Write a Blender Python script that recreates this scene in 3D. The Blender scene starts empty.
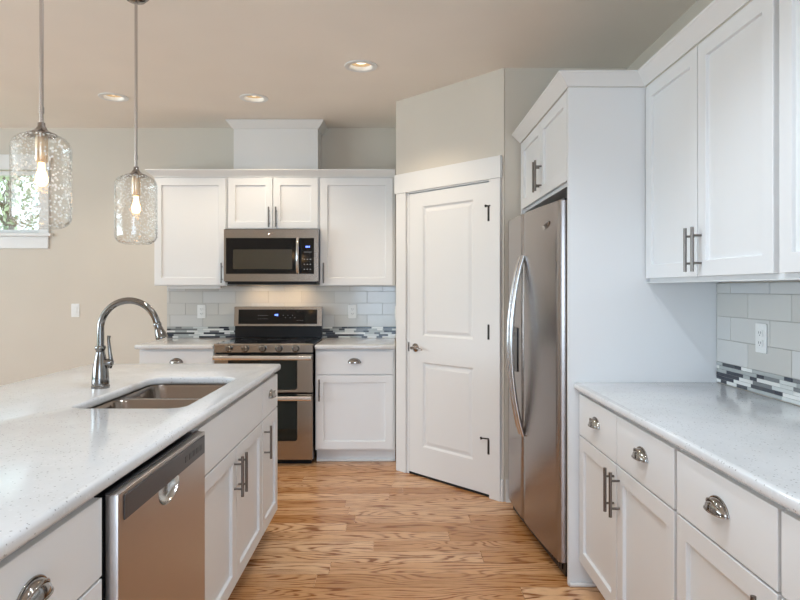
import bpy, bmesh, math, random
from mathutils import Vector, Matrix
random.seed(7)
C = bpy.context.scene.collection
PI = math.pi
R = math.radians

# ------------------------------------------------------------------ camera
cd = bpy.data.cameras.new('camera'); cam = bpy.data.objects.new('camera', cd); C.objects.link(cam)
cam.location = (0, 0, 1.345); cam.rotation_euler = (PI/2, 0, 0)
cd.sensor_width = 36; cd.lens = 620/800*36; cd.shift_x = 0.0025; cd.shift_y = -0.01375
cd.clip_start = 0.05; cd.clip_end = 200
bpy.context.scene.camera = cam

# ------------------------------------------------------------------ world, lights, exposure
w = bpy.data.worlds.new('sky'); bpy.context.scene.world = w; w.use_nodes = True
bg = w.node_tree.nodes['Background']
bg.inputs[0].default_value = (0.80, 0.90, 1.0, 1); bg.inputs[1].default_value = 3.4
vs = bpy.context.scene.view_settings
vs.view_transform = 'Standard'; vs.look = 'None'; vs.gamma = 1; vs.use_curve_mapping = False
vs.exposure = -0.10

def area(name, loc, rot, sx, sy, power, col, spread=180):
    l = bpy.data.lights.new(name, 'AREA'); l.shape = 'RECTANGLE'; l.size = sx; l.size_y = sy
    l.energy = power; l.color = col; l.spread = R(spread)
    o = bpy.data.objects.new(name, l); C.objects.link(o); o.location = loc; o.rotation_euler = rot
    return o
# daylight coming in through the windows of the great room (left) and behind the camera
area('daylight_left', (-6.35, 1.0, 1.45), (0, R(-145), 0), 1.9, 4.4, 265, (0.68, 0.85, 1.0))
area('daylight_rear', (.1, -4.35, 1.35), (R(98), 0, 0), 2.2, 2.1, 92, (0.56, 0.74, 1.0))

# ------------------------------------------------------------------ material helpers
def newmat(name):
    m = bpy.data.materials.new(name); m.use_nodes = True
    nt = m.node_tree; return m, nt, nt.nodes, nt.links, nt.nodes['Principled BSDF']
def coords(N, L, scale=(1,1,1), kind='Object'):
    tc = N.new('ShaderNodeTexCoord'); mp = N.new('ShaderNodeMapping')
    mp.inputs['Scale'].default_value = scale; L.new(tc.outputs[kind], mp.inputs[0]); return mp
def noise(N, L, vec, scale, detail=3, rough=.5, dist=0):
    n = N.new('ShaderNodeTexNoise'); n.inputs['Scale'].default_value = scale; n.inputs['Detail'].default_value = detail
    n.inputs['Roughness'].default_value = rough; n.inputs['Distortion'].default_value = dist
    L.new(vec, n.inputs['Vector']); return n
def ramp(N, L, fac, stops, mode='LINEAR'):
    r = N.new('ShaderNodeValToRGB'); cr = r.color_ramp; cr.interpolation = mode
    while len(cr.elements) > 1: cr.elements.remove(cr.elements[-1])
    for i, (p, c) in enumerate(stops):
        e = cr.elements[0] if i == 0 else cr.elements.new(p)
        e.position = p; e.color = (*c, 1) if len(c) == 3 else c
    L.new(fac, r.inputs[0]); return r
def bump(N, L, h, bsdf, strength, dist=.002):
    b = N.new('ShaderNodeBump'); b.inputs['Strength'].default_value = strength; b.inputs['Distance'].default_value = dist
    L.new(h, b.inputs['Height']); L.new(b.outputs[0], bsdf.inputs['Normal']); return b
def mix(N, L, fac, a, b, mode='MIX'):
    m = N.new('ShaderNodeMix'); m.data_type = 'RGBA'; m.blend_type = mode
    for s, v in ((m.inputs[0], fac), (m.inputs[6], a), (m.inputs[7], b)):
        if hasattr(v, 'links'): L.new(v, s)
        elif isinstance(v, (int, float)): s.default_value = v
        else: s.default_value = (*v, 1)
    return m.outputs[2]
def math_(N, L, op, a, b=None):
    m = N.new('ShaderNodeMath'); m.operation = op
    for s, v in ((m.inputs[0], a), (m.inputs[1], b)):
        if v is None: continue
        if hasattr(v, 'links'): L.new(v, s)
        else: s.default_value = v
    return m.outputs[0]

def paint(name, col, rough, bs=.05, sc=180, var=.03):
    m, nt, N, L, B = newmat(name)
    mp = coords(N, L); n = noise(N, L, mp.outputs[0], sc, 4)
    n2 = noise(N, L, mp.outputs[0], 1.3, 2)
    lo = tuple(c*(1-var) for c in col); hi = tuple(min(1, c*(1+var)) for c in col)
    r = ramp(N, L, n2.outputs[0], [(.3, lo), (.7, hi)])
    L.new(r.outputs[0], B.inputs['Base Color']); B.inputs['Roughness'].default_value = rough
    bump(N, L, n.outputs[0], B, bs)
    return m
def metal(name, col, rough, brush=None, bs=.08):
    m, nt, N, L, B = newmat(name)
    B.inputs['Metallic'].default_value = 1; B.inputs['Base Color'].default_value = (*col, 1)
    B.inputs['Roughness'].default_value = rough
    if brush:
        mp = coords(N, L, brush); n = noise(N, L, mp.outputs[0], 1, 3)
        r = N.new('ShaderNodeMapRange'); r.inputs[3].default_value = rough*.92; r.inputs[4].default_value = rough*1.08
        L.new(n.outputs[0], r.inputs[0]); L.new(r.outputs[0], B.inputs['Roughness'])
        bump(N, L, n.outputs[0], B, bs, .0004)
    return m
def plain(name, col, rough, spec=.5, metallic=0):
    m, nt, N, L, B = newmat(name)
    mp = coords(N, L); n = noise(N, L, mp.outputs[0], 60, 2)
    r = ramp(N, L, n.outputs[0], [(.3, tuple(c*.95 for c in col)), (.7, col)])
    L.new(r.outputs[0], B.inputs['Base Color']); B.inputs['Roughness'].default_value = rough
    B.inputs['Specular IOR Level'].default_value = spec; B.inputs['Metallic'].default_value = metallic
    return m
def emit(name, col, s):
    m, nt, N, L, B = newmat(name)
    B.inputs['Base Color'].default_value = (*col, 1)
    B.inputs['Emission Color'].default_value = (*col, 1); B.inputs['Emission Strength'].default_value = s
    return m

M = {}
M['wall'] = paint('wall_paint', (.69, .625, .54), .85, .06)
M['ceiling'] = paint('ceiling_paint', (.91, .84, .76), .9, .12, 90)
M['cab'] = paint('cabinet_lacquer', (.80, .80, .80), .38, .01, 40, .01)
M['trim'] = paint('trim_paint', (.80, .785, .765), .42, .01, 40, .01)
M['door'] = paint('door_paint', (.80, .785, .765), .45, .02, 120, .01)
M['dark'] = plain('dark_gap', (.02, .018, .016), .7)
M['black'] = plain('black_enamel', (.007, .007, .008), .3, .3)
M['blackglass'] = plain('black_glass', (.005, .005, .006), .06, .4)
M['ovenglass'] = plain('oven_glass', (.006, .012, .012), .05, .5)
M['screen'] = plain('oven_screen', (.05, .042, .028), .25, .5)
M['plastic'] = plain('white_plastic', (.85, .85, .83), .35)
M['slot'] = plain('slot_dark', (.05, .05, .05), .6)
M['grey'] = plain('dark_grey_plastic', (.055, .052, .055), .35)
M['steel_v'] = metal('steel_vertical_brush', (.34, .305, .285), .25, (400, 400, 3), .008)
M['steel_h'] = metal('steel_horizontal_brush', (.40, .365, .33), .20, (3, 400, 400), .03)
M['steel_hy'] = metal('steel_brushed_dishwasher', (.52, .48, .455), .30, (3, 400, 400))
M['steel'] = metal('satin_steel', (.58, .57, .56), .18)
M['handle_steel'] = metal('bright_handle_steel', (.80, .79, .78), .22)
M['sink'] = metal('sink_steel', (.27, .23, .20), .20, (6, 300, 300), .05)
M['nickel'] = metal('faucet_nickel', (.25, .24, .23), .15)
M['pull'] = metal('pull_nickel', (.20, .18, .165), .3)
M['chrome'] = metal('polished_chrome', (.36, .34, .32), .09)
M['bronze'] = metal('dark_hinge_metal', (.05, .045, .04), .4)
M['rod'] = metal('pendant_nickel', (.28, .255, .235), .22)
M['rodlight'] = metal('rod_brushed', (.55, .52, .50), .25)
M['bulb'] = emit('bulb_glow', (1, .60, .26), 7)
M['canlens'] = emit('can_lens_glow', (1, .88, .72), 2.2)
M['blue'] = emit('clock_blue', (.15, .25, 1), 4)
M['legend'] = plain('panel_legend', (.35, .36, .38), .5)
M['baffle'] = plain('can_baffle', (.62, .48, .30), .6)

# quartz
def quartz():
    m, nt, N, L, B = newmat('speckled_quartz')
    mp = coords(N, L)
    n1 = noise(N, L, mp.outputs[0], 3.5, 5, .6)
    base = ramp(N, L, n1.outputs[0], [(.35, (.67, .67, .67)), (.65, (.75, .75, .755))])
    v = N.new('ShaderNodeTexVoronoi'); v.inputs['Scale'].default_value = 185; L.new(mp.outputs[0], v.inputs['Vector'])
    sel = ramp(N, L, v.outputs['Color'], [(.0, (0,0,0)), (.80, (0,0,0)), (.84, (1,1,1))])
    near = math_(N, L, 'LESS_THAN', v.outputs['Distance'], .42)
    f = math_(N, L, 'MULTIPLY', sel.outputs[0], near)
    f = math_(N, L, 'MULTIPLY', f, .8)
    v2 = N.new('ShaderNodeTexVoronoi'); v2.inputs['Scale'].default_value = 90; L.new(mp.outputs[0], v2.inputs['Vector'])
    sel2 = ramp(N, L, v2.outputs['Color'], [(.0, (0,0,0)), (.72, (0,0,0)), (.78, (1,1,1))])
    f2 = math_(N, L, 'MULTIPLY', sel2.outputs[0], math_(N, L, 'LESS_THAN', v2.outputs['Distance'], .35))
    f2 = math_(N, L, 'MULTIPLY', f2, .25)
    c = mix(N, L, f2, base.outputs[0], (.86, .86, .87))
    c = mix(N, L, f, c, (.30, .29, .28))
    L.new(c, B.inputs['Base Color']); B.inputs['Roughness'].default_value = .13
    return m
M['quartz'] = quartz()

def oak():
    m, nt, N, L, B = newmat('oak_planks')
    tc = N.new('ShaderNodeTexCoord'); geo = N.new('ShaderNodeNewGeometry')
    rnd = geo.outputs['Random Per Island']
    off = N.new('ShaderNodeCombineXYZ')
    L.new(math_(N, L, 'MULTIPLY', rnd, 37.0), off.inputs[0]); L.new(math_(N, L, 'MULTIPLY', rnd, 91.0), off.inputs[1])
    add = N.new('ShaderNodeVectorMath'); add.operation = 'ADD'; L.new(tc.outputs['Object'], add.inputs[0]); L.new(off.outputs[0], add.inputs[1])
    def mp(s):
        q = N.new('ShaderNodeMapping'); q.inputs['Scale'].default_value = s; L.new(add.outputs[0], q.inputs[0]); return q.outputs[0]
    field = noise(N, L, mp((1.15, 6.5, 1)), 1.0, 1.5, .4, .45)
    wob = noise(N, L, mp((12, 95, 1)), 1.0, 3, .6)
    ph = math_(N, L, 'ADD', math_(N, L, 'MULTIPLY', field.outputs[0], 112.0), math_(N, L, 'MULTIPLY', wob.outputs[0], 3.4))
    lines = math_(N, L, 'SINE', ph)
    brk = noise(N, L, mp((5, 45, 1)), 1.0, 3, .6)
    l01 = math_(N, L, 'ADD', math_(N, L, 'MULTIPLY', lines, .5), .5)
    l01 = math_(N, L, 'MULTIPLY', l01, math_(N, L, 'MULTIPLY', brk.outputs[0], 1.75))
    lr = ramp(N, L, l01, [(.35, (0,0,0)), (.70, (.35,.35,.35)), (.95, (1,1,1))])
    pores = noise(N, L, mp((22, 420, 1)), 1.0, 2, .7)
    pr = ramp(N, L, pores.outputs[0], [(.50, (0,0,0)), (.72, (1,1,1))])
    wn = N.new('ShaderNodeTexWhiteNoise'); wn.noise_dimensions = '1D'; L.new(math_(N, L, 'MULTIPLY', rnd, 513.7), wn.inputs['W'])
    tone = ramp(N, L, wn.outputs['Value'], [(0, (.46, .24, .12)), (.2, (.66, .40, .235)), (.4, (.80, .54, .35)), (.6, (.56, .31, .165)), (.8, (.84, .59, .40)), (1, (.70, .43, .255))])
    big = noise(N, L, mp((.9, 5, 1)), 1.0, 2)
    c = mix(N, L, math_(N, L, 'MULTIPLY', big.outputs[0], .50), tone.outputs[0], (.50, .27, .135))
    c = mix(N, L, math_(N, L, 'MULTIPLY', lr.outputs[0], .95), c, (.20, .07, .025))
    c = mix(N, L, math_(N, L, 'MULTIPLY', pr.outputs[0], .35), c, (.28, .12, .05))
    hs = N.new('ShaderNodeHueSaturation'); hs.inputs['Saturation'].default_value = 1.14; hs.inputs['Value'].default_value = 1.08; L.new(c, hs.inputs['Color'])
    L.new(hs.outputs[0], B.inputs['Base Color'])
    B.inputs['Roughness'].default_value = .24
    bump(N, L, pr.outputs[0], B, .10, .001)
    return m
M['oak'] = oak()

def tilemat():
    m, nt, N, L, B = newmat('glazed_grey_tile')
    geo = N.new('ShaderNodeNewGeometry')
    r = ramp(N, L, geo.outputs['Random Per Island'], [(0, (.58, .565, .53)), (.5, (.65, .64, .61)), (1, (.63, .63, .625))])
    mp = coords(N, L); n = noise(N, L, mp.outputs[0], 9, 2)
    L.new(r.outputs[0], B.inputs['Base Color']); B.inputs['Roughness'].default_value = .12
    bump(N, L, n.outputs[0], B, .05, .01)
    return m
M['tile'] = tilemat()
def mosaicmat():
    m, nt, N, L, B = newmat('glass_mosaic_strips')
    geo = N.new('ShaderNodeNewGeometry')
    r = ramp(N, L, geo.outputs['Random Per Island'],
             [(0, (.035, .04, .055)), (.22, (.07, .075, .085)), (.36, (.80, .80, .77)), (.60, (.42, .44, .43)), (.80, (.20, .21, .215)), (.90, (.66, .68, .66))], 'CONSTANT')
    L.new(r.outputs[0], B.inputs['Base Color']); B.inputs['Roughness'].default_value = .08
    return m
M['mosaic'] = mosaicmat()
M['grout'] = plain('pale_grout', (.46, .445, .42), .8)

def jarglass():
    m, nt, N, L, B = newmat('seeded_glass')
    N.remove(B)
    out = N['Material Output']
    mp = coords(N, L)
    v = N.new('ShaderNodeTexVoronoi'); v.inputs['Scale'].default_value = 85; L.new(mp.outputs[0], v.inputs['Vector'])
    nm = noise(N, L, mp.outputs[0], 14, 2)
    thr = math_(N, L, 'MULTIPLY', nm.outputs[0], .62)
    seed = math_(N, L, 'LESS_THAN', v.outputs['Distance'], thr)
    pick = math_(N, L, 'GREATER_THAN', v.outputs['Color'], .42)
    seed = math_(N, L, 'MULTIPLY', seed, pick)
    lw = N.new('ShaderNodeLayerWeight'); lw.inputs[0].default_value = .38
    fr = N.new('ShaderNodeMath'); fr.operation = 'MULTIPLY_ADD'; fr.inputs[1].default_value = .85; fr.inputs[2].default_value = .05; L.new(math_(N, L, 'POWER', lw.outputs['Facing'], 3.0), fr.inputs[0])
    tr = N.new('ShaderNodeBsdfTransparent'); 
    tint = mix(N, L, math_(N, L, 'POWER', lw.outputs['Facing'], 3.0), (.99, .99, .985), (.86, .89, .89))
    L.new(tint, tr.inputs[0])
    gl = N.new('ShaderNodeBsdfGlossy'); gl.inputs['Roughness'].default_value = .03
    nb = noise(N, L, mp.outputs[0], 22, 2)
    bp = N.new('ShaderNodeBump'); bp.inputs['Strength'].default_value = .35; bp.inputs['Distance'].default_value = .01
    L.new(nb.outputs[0], bp.inputs['Height']); L.new(bp.outputs[0], gl.inputs['Normal'])
    mx = N.new('ShaderNodeMixShader'); L.new(fr.outputs[0], mx.inputs[0]); L.new(tr.outputs[0], mx.inputs[1]); L.new(gl.outputs[0], mx.inputs[2])
    wh = N.new('ShaderNodeBsdfTranslucent'); wh.inputs[0].default_value = (.95, .95, .93, 1)
    df = N.new('ShaderNodeBsdfDiffuse'); df.inputs[0].default_value = (.95, .95, .93, 1)
    wd = N.new('ShaderNodeMixShader'); wd.inputs[0].default_value = .5; L.new(wh.outputs[0], wd.inputs[1]); L.new(df.outputs[0], wd.inputs[2])
    m2 = N.new('ShaderNodeMixShader'); L.new(math_(N, L, 'MULTIPLY', seed, .8), m2.inputs[0]); L.new(mx.outputs[0], m2.inputs[1]); L.new(wd.outputs[0], m2.inputs[2])
    L.new(m2.outputs[0], out.inputs[0])
    return m
M['socket'] = metal('socket_glow_metal', (.80, .66, .50), .30)  # warm metal, paled so its colour carries the bulb's glow
M['jar'] = jarglass()
def paneglass():
    m, nt, N, L, B = newmat('window_glass')
    N.remove(B); out = N['Material Output']
    lw = N.new('ShaderNodeLayerWeight'); lw.inputs[0].default_value = .3; fr = N.new('ShaderNodeMath'); fr.operation = 'MULTIPLY_ADD'; fr.inputs[1].default_value = .6; fr.inputs[2].default_value = .04; L.new(math_(N, L, 'POWER', lw.outputs['Facing'], 4), fr.inputs[0])
    tr = N.new('ShaderNodeBsdfTransparent'); tr.inputs[0].default_value = (.96, .98, .98, 1)
    gl = N.new('ShaderNodeBsdfGlossy'); gl.inputs['Roughness'].default_value = .01
    mx = N.new('ShaderNodeMixShader'); L.new(fr.outputs[0], mx.inputs[0]); L.new(tr.outputs[0], mx.inputs[1]); L.new(gl.outputs[0], mx.inputs[2])
    L.new(mx.outputs[0], out.inputs[0]); return m
M['pane'] = paneglass()
M['leaf'] = paint('leaf_green', (.34, .38, .22), .6, .1, 30, .3)
M['bark'] = paint('bark_brown', (.16, .11, .07), .9, .4, 40, .3)
M['grass'] = paint('grass_green', (.20, .28, .10), .9, .3, 20, .3)

# ------------------------------------------------------------------ geometry helpers
def box(bm, x0, x1, y0, y1, z0, z1, mi=0):
    x0, x1 = min(x0,x1), max(x0,x1); y0, y1 = min(y0,y1), max(y0,y1); z0, z1 = min(z0,z1), max(z0,z1)
    v = [bm.verts.new(p) for p in ((x0,y0,z0),(x1,y0,z0),(x1,y1,z0),(x0,y1,z0),(x0,y0,z1),(x1,y0,z1),(x1,y1,z1),(x0,y1,z1))]
    fs = []
    for q in ((3,2,1,0),(4,5,6,7),(0,1,5,4),(1,2,6,5),(2,3,7,6),(3,0,4,7)):
        f = bm.faces.new([v[i] for i in q]); f.material_index = mi; fs.append(f)
    return fs      # bottom, top, front(-y), right(+x), back(+y), left(-x)
def recess(bm, f, steps):
    """replace the front (-y) rectangular face by nested rings; steps = [(inset, dy), ...]"""
    vs_ = sorted(f.verts, key=lambda v: (v.co.z, v.co.x)); a, b, d, c = vs_[0], vs_[1], vs_[2], vs_[3]
    ring = [a, b, c, d]; bm.faces.remove(f)
    for ins, dy in steps:
        x0, x1 = ring[0].co.x+ins, ring[1].co.x-ins; z0, z1 = ring[0].co.z+ins, ring[3].co.z-ins; y = ring[0].co.y+dy
        new = [bm.verts.new(p) for p in ((x0,y,z0),(x1,y,z0),(x1,y,z1),(x0,y,z1))]
        for k in range(4): bm.faces.new((ring[k], ring[(k+1) % 4], new[(k+1) % 4], new[k]))
        ring = new
    bm.faces.new(ring)
def prism(bm, pts, a0, a1, axis='z', mi=0):
    def P(u, v, a):
        return (u, v, a) if axis == 'z' else ((a, u, v) if axis == 'x' else (u, a, v))
    A = [bm.verts.new(P(u, v, a0)) for u, v in pts]; Bv = [bm.verts.new(P(u, v, a1)) for u, v in pts]
    fs = [bm.faces.new(A[::-1]), bm.faces.new(Bv)]
    n = len(pts)
    for i in range(n): fs.append(bm.faces.new((A[i], A[(i+1) % n], Bv[(i+1) % n], Bv[i])))
    for f in fs: f.material_index = mi
    return fs
def tube(bm, pts, r, n=12, mi=0, cap=True):
    pts = [Vector(p) for p in pts]; rs = r if isinstance(r, (list, tuple)) else [r]*len(pts)
    rings = []; T0 = (pts[1]-pts[0]).normalized()
    up = Vector((0,0,1)) if abs(T0.z) < .9 else Vector((1,0,0))
    nrm = T0.cross(up).normalized()
    for i, p in enumerate(pts):
        T = (pts[min(i+1, len(pts)-1)] - pts[max(i-1, 0)]).normalized()
        nrm = (nrm - T*nrm.dot(T)).normalized(); b = T.cross(nrm)
        rings.append([bm.verts.new(p + (nrm*math.cos(2*PI*k/n) + b*math.sin(2*PI*k/n))*rs[i]) for k in range(n)])
    for a, b in zip(rings, rings[1:]):
        for k in range(n):
            f = bm.faces.new((a[k], a[(k+1) % n], b[(k+1) % n], b[k])); f.material_index = mi
    if cap:
        for f in (bm.faces.new(rings[0][::-1]), bm.faces.new(rings[-1])): f.material_index = mi
def lathe(bm, prof, n=32, loc=(0,0,0), axis='z', mi=0, closed=False):
    rings = []
    for r, h in prof:
        ring = []
        for k in range(n):
            c, s = math.cos(2*PI*k/n)*r, math.sin(2*PI*k/n)*r
            p = (c, s, h) if axis == 'z' else ((c, -h, s) if axis == 'y' else (h, c, s))   # 'y' points toward -y
            ring.append(bm.verts.new((p[0]+loc[0], p[1]+loc[1], p[2]+loc[2])))
        rings.append(ring)
    pairs = list(zip(rings, rings[1:])) + ([(rings[-1], rings[0])] if closed else [])
    for a, b in pairs:
        for k in range(n):
            f = bm.faces.new((a[k], a[(k+1) % n], b[(k+1) % n], b[k])); f.material_index = mi
    if not closed:
        for rg, rev in ((rings[0], True), (rings[-1], False)):
            f = bm.faces.new(rg[::-1] if rev else rg); f.material_index = mi
def obj(name, bm, mats, parent=None, bevel=0, segs=2, smooth=None, solid=0):
    bmesh.ops.recalc_face_normals(bm, faces=bm.faces)
    me = bpy.data.meshes.new(name); bm.to_mesh(me); bm.free()
    return objm(name, me, mats, parent, bevel, segs, smooth, solid)
def objm(name, me, mats, parent=None, bevel=0, segs=2, smooth=None, solid=0):
    if not isinstance(mats, (list, tuple)): mats = [mats]
    me.materials.clear()
    for q in mats: me.materials.append(M[q])
    o = bpy.data.objects.new(name, me); C.objects.link(o)
    if parent: o.parent = parent
    if smooth:
        me.polygons.foreach_set('use_smooth', [True]*len(me.polygons)); me.set_sharp_from_angle(angle=R(smooth))
    if solid:
        s = o.modifiers.new('solid', 'SOLIDIFY'); s.thickness = solid; s.offset = 0
    if bevel:
        b = o.modifiers.new('bevel', 'BEVEL'); b.width = bevel; b.segments = segs; b.limit_method = 'ANGLE'; b.angle_limit = R(40)
    return o
def rrect(x0, x1, y0, y1, r, n=6):
    if not isinstance(r, (list, tuple)): r = [r]*4
    out = []
    for (cx, cy, a, rr) in ((x1, y1, 0, r[0]), (x0, y1, 90, r[1]), (x0, y0, 180, r[2]), (x1, y0, 270, r[3])):
        sx = -1 if cx == x1 else 1; sy = -1 if cy == y1 else 1
        for k in range(n+1):
            t = R(a + 90*k/n); out.append((cx+sx*rr + math.cos(t)*rr, cy+sy*rr + math.sin(t)*rr))
    return out
def shape2d(outline, holes, z0, z1, bev=0, res=3):
    cu = bpy.data.curves.new('tmp', 'CURVE'); cu.dimensions = '2D'; cu.fill_mode = 'BOTH'
    cu.extrude = (z1-z0)/2 - bev; cu.bevel_depth = bev; cu.bevel_resolution = res
    def inset(pts, d):      # grow (d>0) or shrink about own normal
        n = len(pts); out = []
        area2 = sum(pts[i][0]*pts[(i+1) % n][1] - pts[(i+1) % n][0]*pts[i][1] for i in range(n))
        sg = 1 if area2 > 0 else -1
        for i in range(n):
            a, b, c = Vector(pts[i-1]), Vector(pts[i]), Vector(pts[(i+1) % n])
            e1 = (b-a).normalized() if (b-a).length > 1e-9 else (c-b).normalized(); e2 = (c-b).normalized() if (c-b).length > 1e-9 else e1
            n1 = Vector((e1.y, -e1.x))*sg; n2 = Vector((e2.y, -e2.x))*sg
            nn = (n1+n2).normalized(); k = max(.5, nn.dot(n1)); out.append(tuple(b + nn*d/k))
        return out
    for pts in [inset(outline, -bev)] + [inset(h, bev) for h in holes]:
        s = cu.splines.new('POLY'); s.points.add(len(pts)-1)
        for p, q in zip(s.points, pts): p.co = (q[0], q[1], 0, 1)
        s.use_cyclic_u = True
    o = bpy.data.objects.new('tmp', cu); C.objects.link(o)
    dg = bpy.context.evaluated_depsgraph_get(); dg.update()
    me = bpy.data.meshes.new_from_object(o.evaluated_get(dg))
    bpy.data.objects.remove(o); bpy.data.curves.remove(cu)
    me.transform(Matrix.Translation((0, 0, (z0+z1)/2)))
    bm = bmesh.new(); bm.from_mesh(me); bmesh.ops.remove_doubles(bm, verts=bm.verts, dist=1e-5)
    bmesh.ops.recalc_face_normals(bm, faces=bm.faces); bm.to_mesh(me); bm.free()
    return me

def tag(o, label, cat, group=None, kind=None):
    o['label'] = label; o['category'] = cat
    if group: o['group'] = group
    if kind: o['kind'] = kind
    return o
def thing(name, label, cat, loc=(0,0,0), rotz=0, group=None):
    o = bpy.data.objects.new(name, None); C.objects.link(o); o.empty_display_size = .1
    o.location = loc; o.rotation_euler = (0, 0, rotz); return tag(o, label, cat, group)
def struct(name, bm, mat, label=None, parent=None, bevel=0, smooth=None):
    o = obj(name, bm, mat, parent, bevel, smooth=smooth)
    if not parent:
        o['kind'] = 'structure'
        o['label'] = label or name.replace('_', ' '); o['category'] = name.split('_')[0]
    return o
def kids(o, allobs): return [c for c in allobs if c.parent == o]
def copy_tree(o, label=None, parent=None):
    allobs = list(bpy.data.objects)
    c = o.copy(); C.objects.link(c)
    if parent: c.parent = parent
    if label: c['label'] = label
    for ch in kids(o, allobs): copy_tree(ch, None, c)
    return c

# ================================================================== SETTING
CZ = 2.743; WX = 1.45; BY = 5.385; LX = -6.5; RY = -4.5
# floor planks
bm = bmesh.new()
y = RY; pw = .128
while y < BY - .001:
    y1 = min(y+pw, BY); x = LX - random.random()*1.0
    while x < WX:
        ln = random.uniform(.55, 1.5); x1 = min(x+ln, WX); x0 = max(x, LX)
        if x1 > LX + .02:
            g = .0007
            box(bm, x0+.002, x1-.002, y+g, y1-g, -.02, 0)
        x += ln
    y = y1
box(bm, LX, WX, RY, BY, -.06, -.004, 1)
o = struct('floor', bm, ['oak', 'dark'], 'oak strip floor running across the kitchen')

CANS = [(-.232, 3.887), (-1.054, 4.538), (-2.07, 4.514), (.47, 1.15), (.30, -.9), (-3.2, 1.0), (-.62, 2.20), (-.62, .3), (-3.2, 3.2), (.10, 1.75)]  # cans in view first, then unseen ones added to brighten the room
CR = .073
me = shape2d([(LX-.1, RY-.1), (WX+.1, RY-.1), (WX+.1, BY+.1), (LX-.1, BY+.1)],
             [[(cx+CR*math.cos(2*PI*k/28), cy+CR*math.sin(2*PI*k/28)) for k in range(28)] for cx, cy in CANS], CZ, CZ+.02)
o = objm('ceiling', me, 'ceiling'); o['kind'] = 'structure'; o['label'] = 'beige painted ceiling'; o['category'] = 'ceiling'

# window openings
W1 = (-4.35, -3.11, 1.831, 2.379)        # back wall x0,x1,z0,z1
def wall_with_hole(name, label, axis, a0, a1, t0, t1, hole):
    bm = bmesh.new()
    def bx(a, b, z0, z1):
        if axis == 'x': box(bm, a, b, t0, t1, z0, z1)
        else: box(bm, t0, t1, a, b, z0, z1)
    if hole:
        h0, h1, z0, z1 = hole
        bx(a0, h0, 0, CZ); bx(h1, a1, 0, CZ); bx(h0, h1, 0, z0); bx(h0, h1, z1, CZ)
    else: bx(a0, a1, 0, CZ)
    return struct(name, bm, 'wall', label)
wall_with_hole('wall_back', 'beige back wall of the kitchen', 'x', LX, WX, BY, BY+.14, W1)
wall_with_hole('wall_left', 'left wall of the great room', 'y', RY, BY, LX-.14, LX, (-1.3, 3.3, .45, 2.45))
wall_with_hole('wall_right', 'beige right wall behind the cabinets', 'y', RY, BY, WX, WX+.14, None)
wall_with_hole('wall_rear', 'wall behind the camera', 'x', LX, WX, RY-.14, RY, (-1.0, 1.2, .25, 2.45))

# pantry corner
PA = Vector((-.015, 4.63)); PB = Vector((.670, 3.92)); PL = (PB-PA).length; PANG = math.atan2((PB-PA).y, (PB-PA).x)
pw_ = bpy.data.objects.new('wall_pantry', None); C.objects.link(pw_)
pw_.location = (PA.x, PA.y, 0); pw_.rotation_euler = (0, 0, PANG)
pw_['kind'] = 'structure'; pw_['label'] = 'angled beige wall of the corner pantry'; pw_['category'] = 'wall'
bm = bmesh.new(); th = .10
box(bm, 0, .125, 0, th, 0, 2.05); box(bm, .885, PL, 0, th, 0, 2.05); box(bm, 0, PL, 0, th, 2.05, CZ)
struct('wall_face', bm, 'wall', parent=pw_)
bm = bmesh.new(); box(bm, PA.x, PA.x+.09, PA.y+.005, BY, 0, CZ); struct('wall_pantry_side', bm, 'wall', 'short pantry wall beside the right wall cabinet')
bm = bmesh.new(); box(bm, PB.x+.005, WX, PB.y, PB.y+.09, 0, CZ); struct('wall_pantry_end', bm, 'wall', 'pantry wall beside the refrigerator')

# pantry door + casing
dr = bpy.data.objects.new('door_1', None); C.objects.link(dr); dr.location = pw_.location; dr.rotation_euler = pw_.rotation_euler
dr['kind'] = 'structure'; dr['label'] = 'white two panel pantry door in the angled wall'; dr['category'] = 'door'
bm = bmesh.new()
D0, D1, dz0, dz1 = .144, .876, .018, 2.036
px = [D0, D0+.135, D1-.135, D1]; pz = [dz0, .215, .825, 1.008, 1.937, dz1]
# frame members of the leaf
e_ = .0002
box(bm, px[0], px[1], -.004, .031, dz0, dz1); box(bm, px[2], px[3], -.004, .031, dz0, dz1)
for a, b in ((pz[0], pz[1]), (pz[2], pz[3]), (pz[4], pz[5])): box(bm, px[1], px[2], -.004, .031, a, b)
for a, b in ((pz[1], pz[2]), (pz[3], pz[4])):
    fs = box(bm, px[1], px[2], -.004, .028, a, b)
    f = fs[2]
    recess(bm, f, [(.002, 0), (.012, .012), (.008, 0), (.022, -.008)])
leaf = obj('door_leaf', bm, 'door', dr)
bm = bmesh.new()    # lever handle
kx = D0+.065; kz = .922
lathe(bm, [(.001, .0), (.031, .0), (.031, .006), (.024, .012), (.012, .016), (.011, .045), (.001, .046)], 24, (kx, -.004, kz), 'y')
tube(bm, [(kx-.004, -.047, kz), (kx+.03, -.050, kz+.004), (kx+.065, -.048, kz), (kx+.10, -.046, kz-.008)], [.010, .009, .007, .006], 10)
obj('door_handle', bm, 'chrome', dr, smooth=40)
bm = bmesh.new(); box(bm, D0-.006, D0+.001, -.009, .01, kz-.03, kz+.035); obj('strike_plate', bm, 'bronze', dr)
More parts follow.
